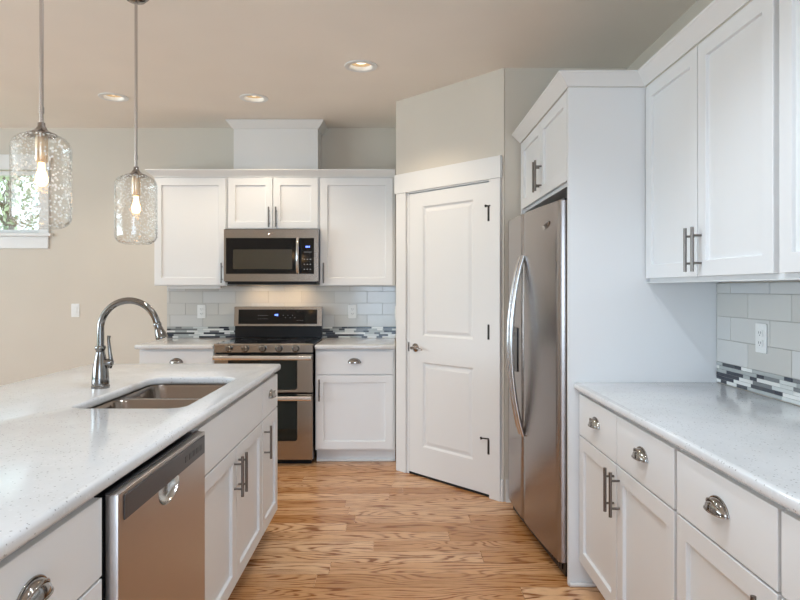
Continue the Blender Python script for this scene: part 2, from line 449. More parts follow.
for k, hz in enumerate((1.83, 1.068, .33)):
    bm = bmesh.new(); tube(bm, [(D1+.003, -.012, hz-.048), (D1+.003, -.012, hz+.048)], .0115, 10)
    if k != 1:
        zz = hz+.050; a = (.012 if k == 0 else .050)
        tube(bm, [(D1+.003, -.012, zz), (D1+.003-a, -.028, zz)], .0045, 8); tube(bm, [(D1+.003-a, -.026, zz), (D1-.003-a, -.034, zz-.002)], .009, 10)
        if k == 0: tube(bm, [(D1+.003, -.012, zz), (D1+.016, -.022, zz)], .005, 8)
    obj('hinge', bm, 'bronze', dr, smooth=40)
bm = bmesh.new()    # jamb
box(bm, .118, .1400, -.002, .095, 0, 2.05); box(bm, .8800, .895, -.002, .095, 0, 2.05); box(bm, .118, .895, -.002, .095, 2.042, 2.062)
box(bm, .1405, .8785, .034, .05, .0, 2.042)
o = obj('door_jamb', bm, 'trim', dr)
bm = bmesh.new(); box(bm, .1402, .1438, -.001, .030, .003, 2.04); box(bm, .8762, .8798, -.001, .030, .003, 2.04); obj('door_gap_shade', bm, 'dark', dr)  # dark strips stand in for the shade in the gaps beside the leaf
bm = bmesh.new(); box(bm, .1405, .8785, .0, .09, .0005, .003); obj('under_door_shade', bm, 'dark', dr)  # dark sheet painted as the shade in the gap under the door
bm = bmesh.new()
box(bm, .020, .120, -.019, 0, 0, 2.05); box(bm, .883, .968, -.019, 0, 0, 2.05); box(bm, .006, .975, -.024, 0, 2.05, 2.19)
obj('door_casing', bm, 'trim', dr, bevel=.002)
bm = bmesh.new(); box(bm, .9685, PL-.001, -.013, -.0005, 0, .14)
o = obj('baseboard_pantry', bm, 'trim', None, .003); o.location = pw_.location; o.rotation_euler = pw_.rotation_euler
o['kind'] = 'structure'; o['label'] = 'white baseboard at the pantry corner'; o['category'] = 'baseboard'
bm = bmesh.new(); box(bm, PB.x+.012, .76, PB.y-.013, PB.y-.0005, 0, .14); struct('baseboard_right', bm, 'trim', 'short white baseboard beside the refrigerator')
bm = bmesh.new(); box(bm, LX, -2.03, BY-.014, BY-.0005, 0, .13); struct('baseboard_back', bm, 'trim', 'white baseboard under the back window')

# windows
def window(name, label, axis, a0, a1, z0, z1, t, inward, casing=True, bars=1):
    """t = interior wall plane, inward = sign of the direction into the room"""
    rt = bpy.data.objects.new(name, None); C.objects.link(rt); rt['kind'] = 'structure'; rt['label'] = label; rt['category'] = 'window'
    def bx(bm, a, b, d0, d1, za, zb):    # d measured into the room
        u, v = t+inward*d0, t+inward*d1
        if axis == 'x': box(bm, a, b, u, v, za, zb)
        else: box(bm, u, v, a, b, za, zb)
    bm = bmesh.new(); f = .035
    bx(bm, a0, a0+f, -.12, -.06, z0, z1); bx(bm, a1-f, a1, -.12, -.06, z0, z1)
    bx(bm, a0+f, a1-f, -.12, -.06, z0, z0+f); bx(bm, a0+f, a1-f, -.12, -.06, z1-f, z1)
    for k in range(bars):
        c = a0+(a1-a0)*(k+1)/(bars+1); bx(bm, c-.025, c+.025, -.11, -.07, z0+f, z1-f)
    obj('window_frame', bm, 'plastic', rt)
    bm = bmesh.new(); bx(bm, a0+f, a1-f, -.093, -.089, z0+f, z1-f); obj('window_pane', bm, 'pane', rt)
    bm = bmesh.new()
    bx(bm, a0-.085, a0, 0, .018, z0-.02, z1+.0); bx(bm, a1, a1+.085, 0, .018, z0-.02, z1)
    bx(bm, a0-.095, a1+.095, 0, .024, z1, z1+.13)
    bx(bm, a0-.08, a1+.08, 0, .018, z0-.135, z0-.03)
    obj('window_casing', bm, 'trim', rt, bevel=.002)
    bm = bmesh.new(); bx(bm, a0-.115, a1+.115, -.0, .045, z0-.03, z0-.004); bx(bm, a0+.001, a1-.001, -.06, .0, z0-.03, z0-.004+.004)
    obj('window_sill', bm, 'trim', rt, bevel=.003)
    return rt
window('window_1', 'white framed window high on the back wall', 'x', *W1, BY, -1)
window('window_2', 'wide window of the great room on the left', 'y', -1.3, 3.3, .45, 2.45, LX, 1, bars=3)
window('window_3', 'wide window behind the camera', 'x', -1.0, 1.2, .25, 2.45, RY, 1, bars=1)

# ================================================================== CABINET PARTS
def bar_pull_bm(length=.165, vertical=True, off=.034):
    bm = bmesh.new(); h = length/2; q = length*.31
    P = (lambda s, d: (0, -d, s)) if vertical else (lambda s, d: (s, -d, 0))
    tube(bm, [P(-h, off), P(h, off)], .0062, 12)
    for s in (-q, q): tube(bm, [P(s, 0), P(s, off)], .0045, 10)
    return bm
def cup_pull_bm(a=.048, b=.034, d=.027):
    bm = bmesh.new(); nu, nv = 20, 8; t = .0025
    def surf(a, b, d, z):
        g = []
        for i in range(nu+1):
            u = PI*i/nu; row = []
            for j in range(nv+1):
                v = PI/2*j/nv
                row.append(bm.verts.new((-a*math.cos(u), -d*math.sin(u)**.8*math.sin(v)-.0004 if 0 < i < nu else -.0004, z + b*math.sin(u)*math.cos(v)**.9 if j < nv else z)))
            g.append(row)
        return g
    g1 = surf(a, b, d, -.012)
    for i in range(nu):
        for j in range(nv):
            vs_ = [g1[i][j], g1[i+1][j], g1[i+1][j+1], g1[i][j+1]]
            try: bm.faces.new(vs_)
            except Exception: pass
    bmesh.ops.remove_doubles(bm, verts=bm.verts, dist=1e-5)
    # rim and back flange
    tube(bm, [(-a*math.cos(PI*i/nu), -d*math.sin(PI*i/nu)**.8 - .001, -.012) for i in range(nu+1)], .0022, 8)
    tube(bm, [(-(a+.002)*math.cos(PI*i/nu), -.0022, -.012 + (b+.002)*math.sin(PI*i/nu)) for i in range(nu+1)], .0024, 8)
    tube(bm, [(-.76*a*math.cos(PI*i/nu), -.0075-.55*d*math.sin(PI*i/nu), -.010 + .86*b*math.sin(PI*i/nu)) for i in range(nu+1)], .003, 8)
    return bm
_mesh_cache = {}
def handle(parent, kind, x, z, y=0):
    if kind not in _mesh_cache:
        bm = cup_pull_bm() if kind == 'cup' else bar_pull_bm(.165, kind == 'bar')
        o = obj('handle', bm, 'chrome' if kind == 'cup' else 'pull', parent, smooth=50)
        _mesh_cache[kind] = o.data
    else:
        o = bpy.data.objects.new('handle', _mesh_cache[kind]); C.objects.link(o); o.parent = parent
    o.location = (x, y, z); return o
def front(kind, parent, x0, x1, z0, z1, hd=None, shaker=True):
    """door / drawer_front with front face at y=-.02; hd=(kind,x,z)"""
    bm = bmesh.new(); fs = box(bm, x0, x1, -.02, -.0005, z0, z1); f = fs[2]
    if shaker:
        recess(bm, f, [(.058, 0), (.0015, .0125)])
    o = obj(kind, bm, 'cab', parent, .0018, 2)
    if hd: handle(o, hd[0], hd[1], hd[2], -.02)
    return o
def cab(name, label, cat, loc, rot, wdt, dep, z0, z1, toe=0, group=None):
    t = thing(name, label, cat, (loc[0], loc[1], 0), rot, group)
    bm = bmesh.new()
    if toe:
        box(bm, 0, wdt, 0, dep, toe, z1); box(bm, 0.001, wdt-.001, .075, dep-.001, 0, toe)
    else: box(bm, 0, wdt, 0, dep, z0, z1)
    obj('body', bm, 'cab', t, .001)
    return t

# ================================================================== BACK RUN
UZ0, UZ1 = 1.372, 2.258
UY = 5.08; UD = BY-.001-UY
def upper_back(name, label, xa, xb, z0, doors):
    t = cab(name, label, 'cabinet', (xa, UY), 0, xb-xa, UD, z0, UZ1, group=None)
    for (a, b, hx, hz) in doors:
        front('door', t, a, b, z0+.006, UZ1-.008, ('bar', hx, hz))
    return t
wl = upper_back('wall_cabinet', 'white single door wall cabinet at the left of the microwave', -1.995, -1.400, UZ0, [(.006, .588, .588-.028, 1.475)])
wm = upper_back('wall_cabinet', 'short white two door wall cabinet above the microwave', -1.399, -.642, 1.832, [(.012, .375, .375-.026, 1.930), (.381, .745, .381+.026, 1.930)])
wr = upper_back('wall_cabinet', 'white single door wall cabinet beside the pantry wall', -.641, -.021, UZ0, [(.008, .598, .008+.028, 1.475)])

def crown(name, label, path, z0, closed_ends=True, prof=None, cat='crown molding'):
    """path: list of (x,y) at cabinet face; profile (outward, up). outward = right side of travel direction"""
    prof = prof or [(0, 0), (.004, 0), (.010, .010), (.052, .048), (.056, .050), (.056, .058), (0, .058)]
    P = [Vector(p) for p in path]; bm = bmesh.new(); rings = []
    for i, p in enumerate(P):
        d0 = (P[i]-P[i-1]).normalized() if i > 0 else (P[1]-P[0]).normalized()
        d1 = (P[i+1]-P[i]).normalized() if i < len(P)-1 else d0
        n0 = Vector((d0.y, -d0.x)); n1 = Vector((d1.y, -d1.x)); n = (n0+n1)
        n = n/ (n.dot(n0)) if n.length > 1e-6 else n0
        rings.append([bm.verts.new((p.x+n.x*o_, p.y+n.y*o_, z0+u)) for o_, u in prof])
    m = len(prof)
    for a, b in zip(rings, rings[1:]):
        for k in range(m): bm.faces.new((a[k], a[(k+1) % m], b[(k+1) % m], b[k]))
    bm.faces.new(rings[0][::-1]); bm.faces.new(rings[-1])
    return tag(obj(name, bm, 'trim', None), label, cat)
# back crown: travel so that 'right side' faces the room (-y): travel towards +x? right of +x is -y
crown('crown_molding', 'white crown molding along the top of the back wall cabinets', [(-1.997, BY-.002), (-1.997, UY-.001), (-.022, UY-.001)], UZ1+.0006)

# chase box over microwave
t = thing('hood_chase', 'plain white box above the back cabinets reaching the ceiling', 'hood', (-1.0155, 5.15, UZ1+.06), 0)
bm = bmesh.new(); box(bm, -.35, .35, 0, BY-5.152, -.058, CZ-UZ1-.062); obj('body', bm, 'trim', t)
o = crown('crown', 'x', [(-.351, BY-5.152), (-.351, -.001), (.351, -.001), (.351, BY-5.152)], CZ-UZ1-.06-.066,
          prof=[(0, 0), (.006, 0), (.048, .052), (.052, .054), (.052, .063), (0, .063)])
o.parent = t; del o['label']; del o['category']

# light rails hidden under back uppers
def base_back(label, xa, xb, dz, hx=None, cup=None):
    t = cab('base_cabinet', label, 'cabinet', (xa, 4.775), 0, xb-xa, BY-.001-4.775, 0, .884, toe=.105)
    return t
bl = base_back('white base cabinet between the island faucet and the range', -1.99, -1.410, 0)
front('drawer', bl, .006, .574, .690, .868, ('cup', .29, .79), False)
front('door', bl, .006, .574, .118, .684, ('bar', .54, .58))
br = base_back('white base cabinet between the range and the pantry door', -.636, -.021, 0)
front('drawer', br, .008, .596, .690, .868, ('cup', .302, .79), False)
front('door', br, .008, .596, .118, .684, ('bar', .008+.026, .572))
bm = bmesh.new(); box(bm, 0, .60, .058, .0745, 0.0005, .018); obj('shoe_molding', bm, 'trim', br, .004)

def slab(name, label, outline, holes, z0, z1, bev=.012):
    me = shape2d(outline, holes, z0, z1, bev); o = objm(name, me, 'quartz', smooth=50); return tag(o, label, 'countertop')
slab('countertop', 'short pale quartz counter at the left of the range', rrect(-2.012, -1.407, 4.722, BY-.001, .014, 3), [], .885, .920)
slab('countertop', 'short pale quartz counter between range and pantry wall', rrect(-.638, -.018, 4.722, BY-.001, .014, 3), [], .885, .920)

# backsplash
def backsplash(label, axis, a0, a1, zt, plane, sgn, z0=.921, outs=()):
    """tiles on plane, facing sgn"""
    cx = (a0+a1)/2
    t = thing('backsplash', label, 'backsplash', ((cx, plane, z0) if axis == 'x' else (plane, cx, z0)))
    def bx(bm, a, b, d0, d1, za, zb):
        u, v = sgn*d0, sgn*d1
        if axis == 'x': box(bm, a-cx, b-cx, u, v, za-z0, zb-z0)
        else: box(bm, u, v, a-cx, b-cx, za-z0, zb-z0)
    g = .0013
    bm = bmesh.new(); bx(bm, a0, a1, .0008, .0035, z0, zt); obj('grout', bm, 'grout', t)
    bm = bmesh.new(); z = 1.018; r = 0; rh = .1025; tl = .285
    while z < zt-.004:
        zb = min(z+rh, zt); a = a1 - (.117 if r % 2 else .251)
        a += tl*3
        while a > a0:
            lo, hi = max(a-tl, a0), min(a, a1)
            if hi-lo > .012: bx(bm, lo+g, hi-g, .0036, .0075, z+g, zb-g)
            a -= tl
        z += rh; r += 1
    obj('subway_tiles', bm, 'tile', t, .0008, 1)
    bm = bmesh.new(); nr = 6; mh = (1.018-z0)/nr
    for k in range(nr):
        a = a0 - random.random()*.1
        while a < a1:
            ln = random.choice((.05, .08, .10, .13)); lo, hi = max(a, a0), min(a+ln, a1)
            if hi-lo > .006: bx(bm, lo+.0006, hi-.0006, .0036, .0078, z0+k*mh+.0006, z0+(k+1)*mh-.0006)
            a += ln
    obj('mosaic_strips', bm, 'mosaic', t)
backsplash('grey subway tile backsplash behind the range with dark mosaic strip', 'x', -2.005, -.0165, 1.371, BY, -1)
backsplash('grey subway tile backsplash with mosaic strip above the right counter', 'y', .5, 2.808, 1.371, WX, -1, .9265)

# light rail under back left upper
t = thing('under_cabinet_light', 'slim white light bar under the left wall cabinet', 'light', (-1.70, 5.20, UZ0), 0)
bm = bmesh.new(); box(bm, -.22, .22, -.03, .03, -.022, -.0005); obj('housing', bm, 'plastic', t, .003)
bm = bmesh.new(); box(bm, -.20, .20, -.022, .022, -.025, -.0222); obj('diffuser', bm, 'plastic', t)

# outlets & switches
def outlet(name, label, loc, rot, kind='outlet', group=None):
    t = thing(name, label, 'switch' if kind == 'rocker' else 'outlet', loc, rot, group)
    bm = bmesh.new(); prism(bm, rrect(-.036, .036, -.058, .058, .004, 3), -.0005, -.006, 'y'); obj('cover_plate', bm, 'plastic', t, .0015)
    if kind == 'rocker':
        bm = bmesh.new(); box(bm, -.016, .016, -.010, -.0062, -.033, .033); obj('rocker', bm, 'plastic', t, .001)
    else:
        for s in (-1, 1):
            bm = bmesh.new(); prism(bm, rrect(-.016, .016, s*.020-.014, s*.020+.014, .006, 3), -.0062, -.009, 'y')
            rc = obj('receptacle', bm, 'plastic', t)
            for q in ((-.008, -.0055, -.002, .007), (.0055, .008, -.002, .007), (-.002, .002, -.010, -.006)):
                bm = bmesh.new(); box(bm, q[0], q[1], -.0096, -.0091, s*.020+q[2], s*.020+q[3]); obj('slot', bm, 'slot', rc)
    return t
outlet('outlet', 'white wall outlet on the tile at the left of the range', (-1.703, BY-.0076, 1.150), 0)
outlet('outlet', 'white wall outlet on the tile at the right of the range', (-.395, BY-.0076, 1.150), 0)
outlet('light_switch', 'white rocker switch on the beige wall left of the faucet', (-2.80, BY, 1.160), 0, 'rocker')
outlet('light_switch', 'white switch plate on the pantry side wall, seen edge on', (-.0155, 5.0, 1.15), -PI/2, 'rocker')
t = outlet('outlet', 'white wall outlet on the tile above the right counter', (WX-.0076, 2.457, 1.150), -PI/2)

# ================================================================== RANGE
t = thing('range', 'stainless steel double oven range with black glass cooktop', 'stove', (-1.0235, 4.73, 0))
hw = .376
bm = bmesh.new(); box(bm, -hw+.002, hw-.002, .03, .62, .03, .896); obj('body', bm, 'black', t)
bm = bmesh.new(); box(bm, -hw+.02, hw-.02, .05, .60, .0, .03); obj('base', bm, 'black', t)
bm = bmesh.new(); box(bm, -hw, hw, -.004, .568, .9, .927); obj('cooktop', bm, 'blackglass', t, .004)
bm = bmesh.new()
for (ex, ey, er) in ((-.2, .15, .11), (.2, .15, .09), (-.2, .42, .075), (.2, .42, .10), (0, .42, .06)):
    for rr in (er, er*.62): lathe(bm, [(rr, .9272), (rr+.0016, .9272), (rr+.0016, .9276), (rr, .9276)], 36, (ex, ey, 0), 'z', 0, True)
obj('burner_rings', bm, 'grey', t)
bm = bmesh.new(); prism(bm, [(-.020, .862), (.03, .862), (.03, .898), (-.004, .929), (-.012, .929), (-.020, .918)], -hw, hw, 'x'); obj('knob_panel', bm, 'steel_h', t, .002)
for kx in (-.26, -.136, -.004, .12, .247):
    bm = bmesh.new()
    lathe(bm, [(.001, 0), (.029, 0), (.029, .006), (.023, .010), (.0215, .03), (.017, .034), (.001, .034)], 24, (kx, -.0205, .894), 'y')
    box(bm, kx-.004, kx+.004, -.062, -.052, .878, .910)
    obj('knob', bm, 'nickel', t, smooth=35)
def oven_door(zb, zt, wz0, wz1, hz, name='oven_door'):
    me = None
    bm = bmesh.new(); box(bm, -hw+.001, hw-.001, -.018, .028, zb, zt)
    d = obj(name, bm, 'steel_h', t, .004)
    bm = bmesh.new(); prism(bm, rrect(-.262, .252, wz0, wz1, [.004, .004, .018, .018], 4), -.0182, -.0215, 'y'); obj('window', bm, 'ovenglass', d)
    bm = bmesh.new(); prism(bm, rrect(-.268, .258, wz0-.006, wz1+.001, [.004, .004, .022, .022], 4), -.0181, -.0200, 'y'); obj('window_trim', bm, 'black', d)
    bm = bmesh.new(); prism(bm, rrect(-.076, -.048, hz-.018, hz+.018, .010, 4), -hw+.006, hw-.006, 'x')
    for s in (-1, 1): box(bm, s*(hw-.03)-.014, s*(hw-.03)+.014, -.05, -.0182, hz-.012, hz+.012)
    obj('handle', bm, 'handle_steel', d, smooth=40)
    return d
oven_door(.556, .848, .585, .846, .826)
oven_door(.046, .545, .195, .543, .520)
# backguard
bm = bmesh.new(); prism(bm, [(.572, .9275), (.625, .9275), (.625, 1.190), (.590, 1.194), (.576, 1.188), (.560, 1.035), (.572, 1.028)], -hw+.004, hw-.004, 'x')
bg_ = obj('backguard', bm, 'black', t, .003)
bm = bmesh.new()
yf = lambda z: .5595 + (z-1.035)/(1.188-1.035)*.016
def panel(bm, x0, x1, z0, z1, d0, d1):
    v = []
    for d in (d0, d1):
        for (x, z) in ((x0, z0), (x1, z0), (x1, z1), (x0, z1)): v.append(bm.verts.new((x, yf(z)-d, z)))
    for q in ((0,1,2,3), (7,6,5,4), (0,4,5,1), (1,5,6,2), (2,6,7,3), (3,7,4,0)): bm.faces.new([v[i] for i in q])
panel(bm, -hw+.002, hw-.002, 1.150+.02, 1.193, -.004, .006); panel(bm, -hw+.002, hw-.002, 1.030, 1.047, -.004, .006)
panel(bm, -hw+.002, -hw+.038, 1.047, 1.17, -.004, .006); panel(bm, hw-.042, hw-.002, 1.047, 1.17, -.004, .006)
obj('backguard_frame', bm, 'steel_h', t)
bm = bmesh.new(); panel(bm, -hw+.039, hw-.043, 1.048, 1.169, -.002, .0035); obj('display', bm, 'blackglass', t)
bm = bmesh.new()
for k in range(5): panel(bm, -.17+k*.018, -.163+k*.018, 1.118, 1.1205, .0036, .0039); panel(bm, -.17+k*.018, -.165+k*.018, 1.09, 1.0925, .0036, .0039)
for k in range(6): panel(bm, .04+k*.02, .046+k*.02, 1.118-.02*(k % 2), 1.1215-.02*(k % 2), .0036, .0039)
for k in range(4): panel(bm, .16+k*.016, .166+k*.016, 1.075, 1.0775, .0036, .0039)
obj('panel_legends', bm, 'legend', t)
bm = bmesh.new()
for k in range(3): panel(bm, -.028+k*.010, -.022+k*.010, 1.116, 1.130, .0036, .0040)
obj('clock_display', bm, 'blue', t)

# ================================================================== MICROWAVE
t = thing('microwave', 'stainless over the range microwave with black window', 'microwave', (-1.0175, 4.98, 1.400))
bm = bmesh.new(); box(bm, -.378, .378, .022, .39, .0, .430); box(bm, -.36, .36, .035, .385, -.018, -.0005); obj('body', bm, 'black', t, .002)
def ring_front(bm, x0, x1, z0, z1, hx0, hx1, hz0, hz1, y0, y1):
    box(bm, x0, x1, y0, y1, z0, hz0); box(bm, x0, x1, y0, y1, hz1, z1); box(bm, x0, hx0, y0, y1, hz0, hz1); box(bm, hx1, x1, y0, y1, hz0, hz1)
bm = bmesh.new(); ring_front(bm, -.378, .378, .006, .424, -.361, .345, .066, .354, -.012, .0215); obj('front_frame', bm, 'steel_h', t)
bm = bmesh.new(); box(bm, -.360, .233, -.010, .020, .067, .353); d = obj('door', bm, 'blackglass', t)
bm = bmesh.new(); prism(bm, rrect(-.305, .170, .105, .262, .008, 3), -.0101, -.0108, 'y'); obj('window_screen', bm, 'screen', d)
bm = bmesh.new(); tube(bm, [(.216, -.016, .071), (.216, -.040, .10), (.216, -.046, .21), (.216, -.040, .32), (.216, -.016, .349)], .013, 12); obj('handle', bm, 'steel', d, smooth=50)
bm = bmesh.new(); box(bm, .240, .344, -.010, .020, .067, .353); cp = obj('control_panel', bm, 'blackglass', t)
bm = bmesh.new()
for r_ in range(3):
    for c_ in range(3): box(bm, .262+c_*.024, .272+c_*.024, -.0106, -.0101, .10+r_*.04, .106+r_*.04)
box(bm, .262, .324, -.0106, -.0101, .24, .243); obj('panel_legends', bm, 'legend', cp)
bm = bmesh.new()
for k in range(3): box(bm, .278+k*.012, .285+k*.012, -.0107, -.0101, .278, .290)
obj('clock_display', bm, 'blue', cp)
def swoosh(bm, x, y, z, s):
    tube(bm, [(x+s*.5*math.cos(a), y, z+s*.14*math.sin(a)+s*.12*math.cos(a)) for a in [R(q) for q in range(200, 520, 20)]], s*.035, 6)
    tube(bm, [(x-s*.5, y, z-.02*s), (x-s*.1, y, z-.08*s), (x+s*.4, y, z+.18*s)], s*.055, 6)
bm = bmesh.new(); swoosh(bm, .0, -.0125, .388, .05); obj('emblem', bm, 'steel', t)
for dx in (-.15, .15):
    l = bpy.data.lights.new('range_task_light', 'SPOT'); l.energy = 2.4; l.color = (1, .68, .38); l.spot_size = R(150); l.spot_blend = .8; l.shadow_soft_size = .012
    lo = bpy.data.objects.new('range_task_light', l); C.objects.link(lo); lo.location = (-1.0175+dx, 5.20, 1.376); lo.rotation_euler = (R(25), 0, 0)

# ================================================================== REFRIGERATOR + SURROUND
FR = R(-85)
t = thing('refrigerator', 'stainless side by side refrigerator with two long bowed handles', 'refrigerator', (.668, 3.770, 0), FR)
FW = .9135
bm = bmesh.new(); box(bm, .004, FW-.004, .075, .67, .02, 1.735); obj('body', bm, 'grey', t, .004)
def fyy(x): return -.016*(1-((x-FW/2)/(FW/2))**2)
def fdoor(x0, x1, name):
    pts = []
    r = .018
    n = 14
    pts.append((x0, .068)); pts.append((x0, fyy(x0)+r))
    pts.append((x0+.3*r, fyy(x0)+.3*r))
    for k in range(n+1):
        x = x0+r+(x1-x0-2*r)*k/n; pts.append((x, fyy(x)))
    pts.append((x1-.3*r, fyy(x1)+.3*r)); pts.append((x1, fyy(x1)+r)); pts.append((x1, .068))
    bm = bmesh.new(); prism(bm, pts, .078, 1.758, 'z')
    return obj(name, bm, 'steel_v', t, .003, smooth=35)
fz = fdoor(.0, .362, 'freezer_door'); fr_ = fdoor(.368, FW, 'refrigerator_door')
for d, hx in ((fz, .333), (fr_, .397)):
    bm = bmesh.new(); pts = []; rs = []
    for k in range(21):
        u = k/20; z = .545+.98*u; pts.append((hx, fyy(hx)-.004-.068*math.sin(PI*u)**.8, z)); rs.append(.012)
    tube(bm, pts, rs, 12)
    obj('handle', bm, 'steel', d, smooth=50)
bm = bmesh.new(); prism(bm, rrect(.075, .265, .875, 1.125, .01, 3), -.0165+.008, -.019, 'y'); obj('water_dispenser', bm, 'blackglass', fz)
bm = bmesh.new(); swoosh(bm, .745, fyy(.745)-.0015, 1.655, .085); obj('emblem', bm, 'steel', fr_)
bm = bmesh.new(); box(bm, .01, FW-.01, .030, .074, .012, .074)
for k in range(24): box(bm, .04+k*.035, .062+k*.035, .026, .0299, .03, .055)
obj('toe_grille', bm, 'black', t)
for x in (.03, FW-.09):
    bm = bmesh.new(); box(bm, x, x+.06, .03, .10, 1.7585, 1.772); obj('hinge_cover', bm, 'grey', t, .003)
    for fy in (.12, .55):
        bm = bmesh.new(); lathe(bm, [(.001, 0), (.018, 0), (.018, .0195), (.001, .0195)], 16, (x+.03, fy, 0), 'z'); obj('leveling_foot', bm, 'black', t)

# surround cabinet: local x runs towards the camera
SX = .792; SY0 = 3.900; SL = SY0-2.810
t = thing('refrigerator_cabinet', 'tall white cabinet surround enclosing the refrigerator', 'cabinet', (SX, SY0, 0), -PI/2)
bm = bmesh.new(); box(bm, .022, SL-.022, 0, WX-.001-SX, 1.826, UZ1); obj('body', bm, 'cab', t)
bm = bmesh.new(); box(bm, SL-.021, SL, -.020, WX-.001-SX, 0, UZ1+.002); obj('side_panel', bm, 'cab', t, .0015)
bm = bmesh.new(); box(bm, 0, .021, -.020, WX-.001-SX, 0, UZ1+.002); obj('side_panel', bm, 'cab', t, .0015)
front('door', t, .028, .535, 1.842, UZ1-.004, ('bar', .535-.022, 1.955)); front('door', t, .541, SL-.030, 1.842, UZ1-.004, ('bar', .541+.022, 1.955))
bm = bmesh.new(); tube(bm, [(SL+.011, -.016, .010), (SL+.011, .098, .010)], .0095, 12); obj('shoe_molding', bm, 'trim', t, smooth=50)

# ================================================================== RIGHT RUN
RX = .838
def rcab(label, y_far, wd, cupz=.79):
    t = cab('base_cabinet', label, 'cabinet', (RX, y_far), -PI/2, wd, WX-.001-RX, 0, .889, toe=.105)
    h = wd/2
    for a, b in ((.008, h-.003), (h+.003, wd-.008)):
        front('drawer', t, a, b, .691, .872, ('cup', (a+b)/2, .79), False)
    front('door', t, .008, h-.003, .118, .685, ('bar', h-.030, .585)); front('door', t, h+.003, wd-.008, .118, .685, ('bar', h+.030, .585))
    return t
def rcab1(label, y_far, wd):
    t = cab('base_cabinet', label, 'cabinet', (RX, y_far), -PI/2, wd, WX-.001-RX, 0, .889, toe=.105)
    front('drawer', t, .008, wd-.003, .691, .872, ('cup', wd/2+.0, .79), False)
    front('door', t, .008, wd-.003, .118, .685, ('bar', wd-.034, .585))
    return t
rcab('white two drawer base cabinet beside the tall refrigerator panel', 2.8085, .978)
rcab1('white one drawer base cabinet with its cup pull nearest the right edge', 1.828, .494)
rcab1('white base cabinet cut off by the right edge of the photo', 1.332, .494)
slab('countertop', 'long white speckled quartz counter on the right cabinets', [(.796, .82), (WX-.001, .82), (WX-.001, 2.8085), (.796, 2.8085)], [], .890, .925, .014)

def ucab(label, y_far, wd):
    t = cab('wall_cabinet', label, 'cabinet', (1.139, y_far), -PI/2, wd, WX-.001-1.139, 1.376, UZ1)
    h = wd/2
    front('door', t, .006, h-.003, 1.392, UZ1-.002, ('bar', h-.026, 1.492)); front('door', t, h+.003, wd-.022, 1.392, UZ1-.002, ('bar', h+.030, 1.492))
    return t
ucab('tall white two door wall cabinet beside the refrigerator panel', 2.808, .980)
ucab('white wall cabinet cut off by the right edge of the photo', 1.827, .980)
bm = bmesh.new(); box(bm, 1.127, 1.147, .85, 2.807, 1.372, 1.3755); box(bm, 1.147, 1.445, 2.790, 2.807, 1.3722, 1.3755)
tag(obj('light_rail', bm, 'cab'), 'thin white rail under the right wall cabinets', 'rail')
crown('crown_molding', 'white crown molding over the refrigerator and right wall cabinets',
      [(SX-.022, 3.90), (SX-.022, 2.806), (1.117, 2.806), (1.117, .85)][::-1][::-1], UZ1+.0025,
      prof=[(0, 0), (.004, 0), (.008, .006), (.050, .047), (.054, .049), (.054, .057), (0, .057)])
bm = bmesh.new()

# ================================================================== ISLAND
IX = -.692
def icab(label, y0, wd):
    return cab('island_cabinet', label, 'cabinet', (IX, y0), PI/2, wd, .60, 0, .889, toe=.105)
# local x runs away from the camera (+Y)
t = icab('white island cabinet with one drawer nearest the camera', .90, .512)
front('drawer', t, .006, .508, .694, .872, ('cup', .235, .79), False); front('door', t, .006, .508, .118, .688, ('bar', .05, .585))
t = icab('white two door island cabinet under the sink', 2.080, .993)
front('drawer', t, .008, .988, .694, .872, None, False)
front('door', t, .008, .495, .118, .688, ('bar', .495-.030, .575)); front('door', t, .501, .988, .118, .688, ('bar', .501+.030, .575))
t = icab('narrow white island cabinet at the end nearest the range', 3.075, .388)
front('drawer', t, .006, .382, .694, .872, ('cup', .194, .79), False); front('door', t, .006, .382, .118, .688, ('bar', .04, .575))
bm = bmesh.new(); box(bm, -1.314, -1.2935, .90, 3.463, 0, .889); tag(obj('island_back_panel', bm, 'cab'), 'white panel on the seating side of the island', 'panel')
# open up sink cabinet body: replace with carcass that leaves room for the sink
sinkcab = [o for o in bpy.data.objects if o.get('label') == 'white two door island cabinet under the sink'][0]
body = [o for o in bpy.data.objects if o.parent == sinkcab and o.name.startswith('body')][0]
bm = bmesh.new(); W_ = .993
box(bm, 0, W_, 0, .018, .105, .889); box(bm, 0, .018, .018, .582, .105, .889); box(bm, W_-.018, W_, .018, .582, .105, .889)
box(bm, 0, W_, .582, .60, .105, .889); box(bm, .018, W_-.018, .018, .582, .105, .123); box(bm, .001, W_-.001, .075, .599, 0, .105)
body.data.clear_geometry(); bm.to_mesh(body.data); bm.free()

HO = rrect(-1.165, -.765, 2.190, 2.960, [.075, .075, .055, .055], 8)
slab('countertop', 'large white speckled quartz island counter with sink cutout', rrect(-1.733, -.658, .75, 3.500, .02, 4), [HO], .890, .925, .012)
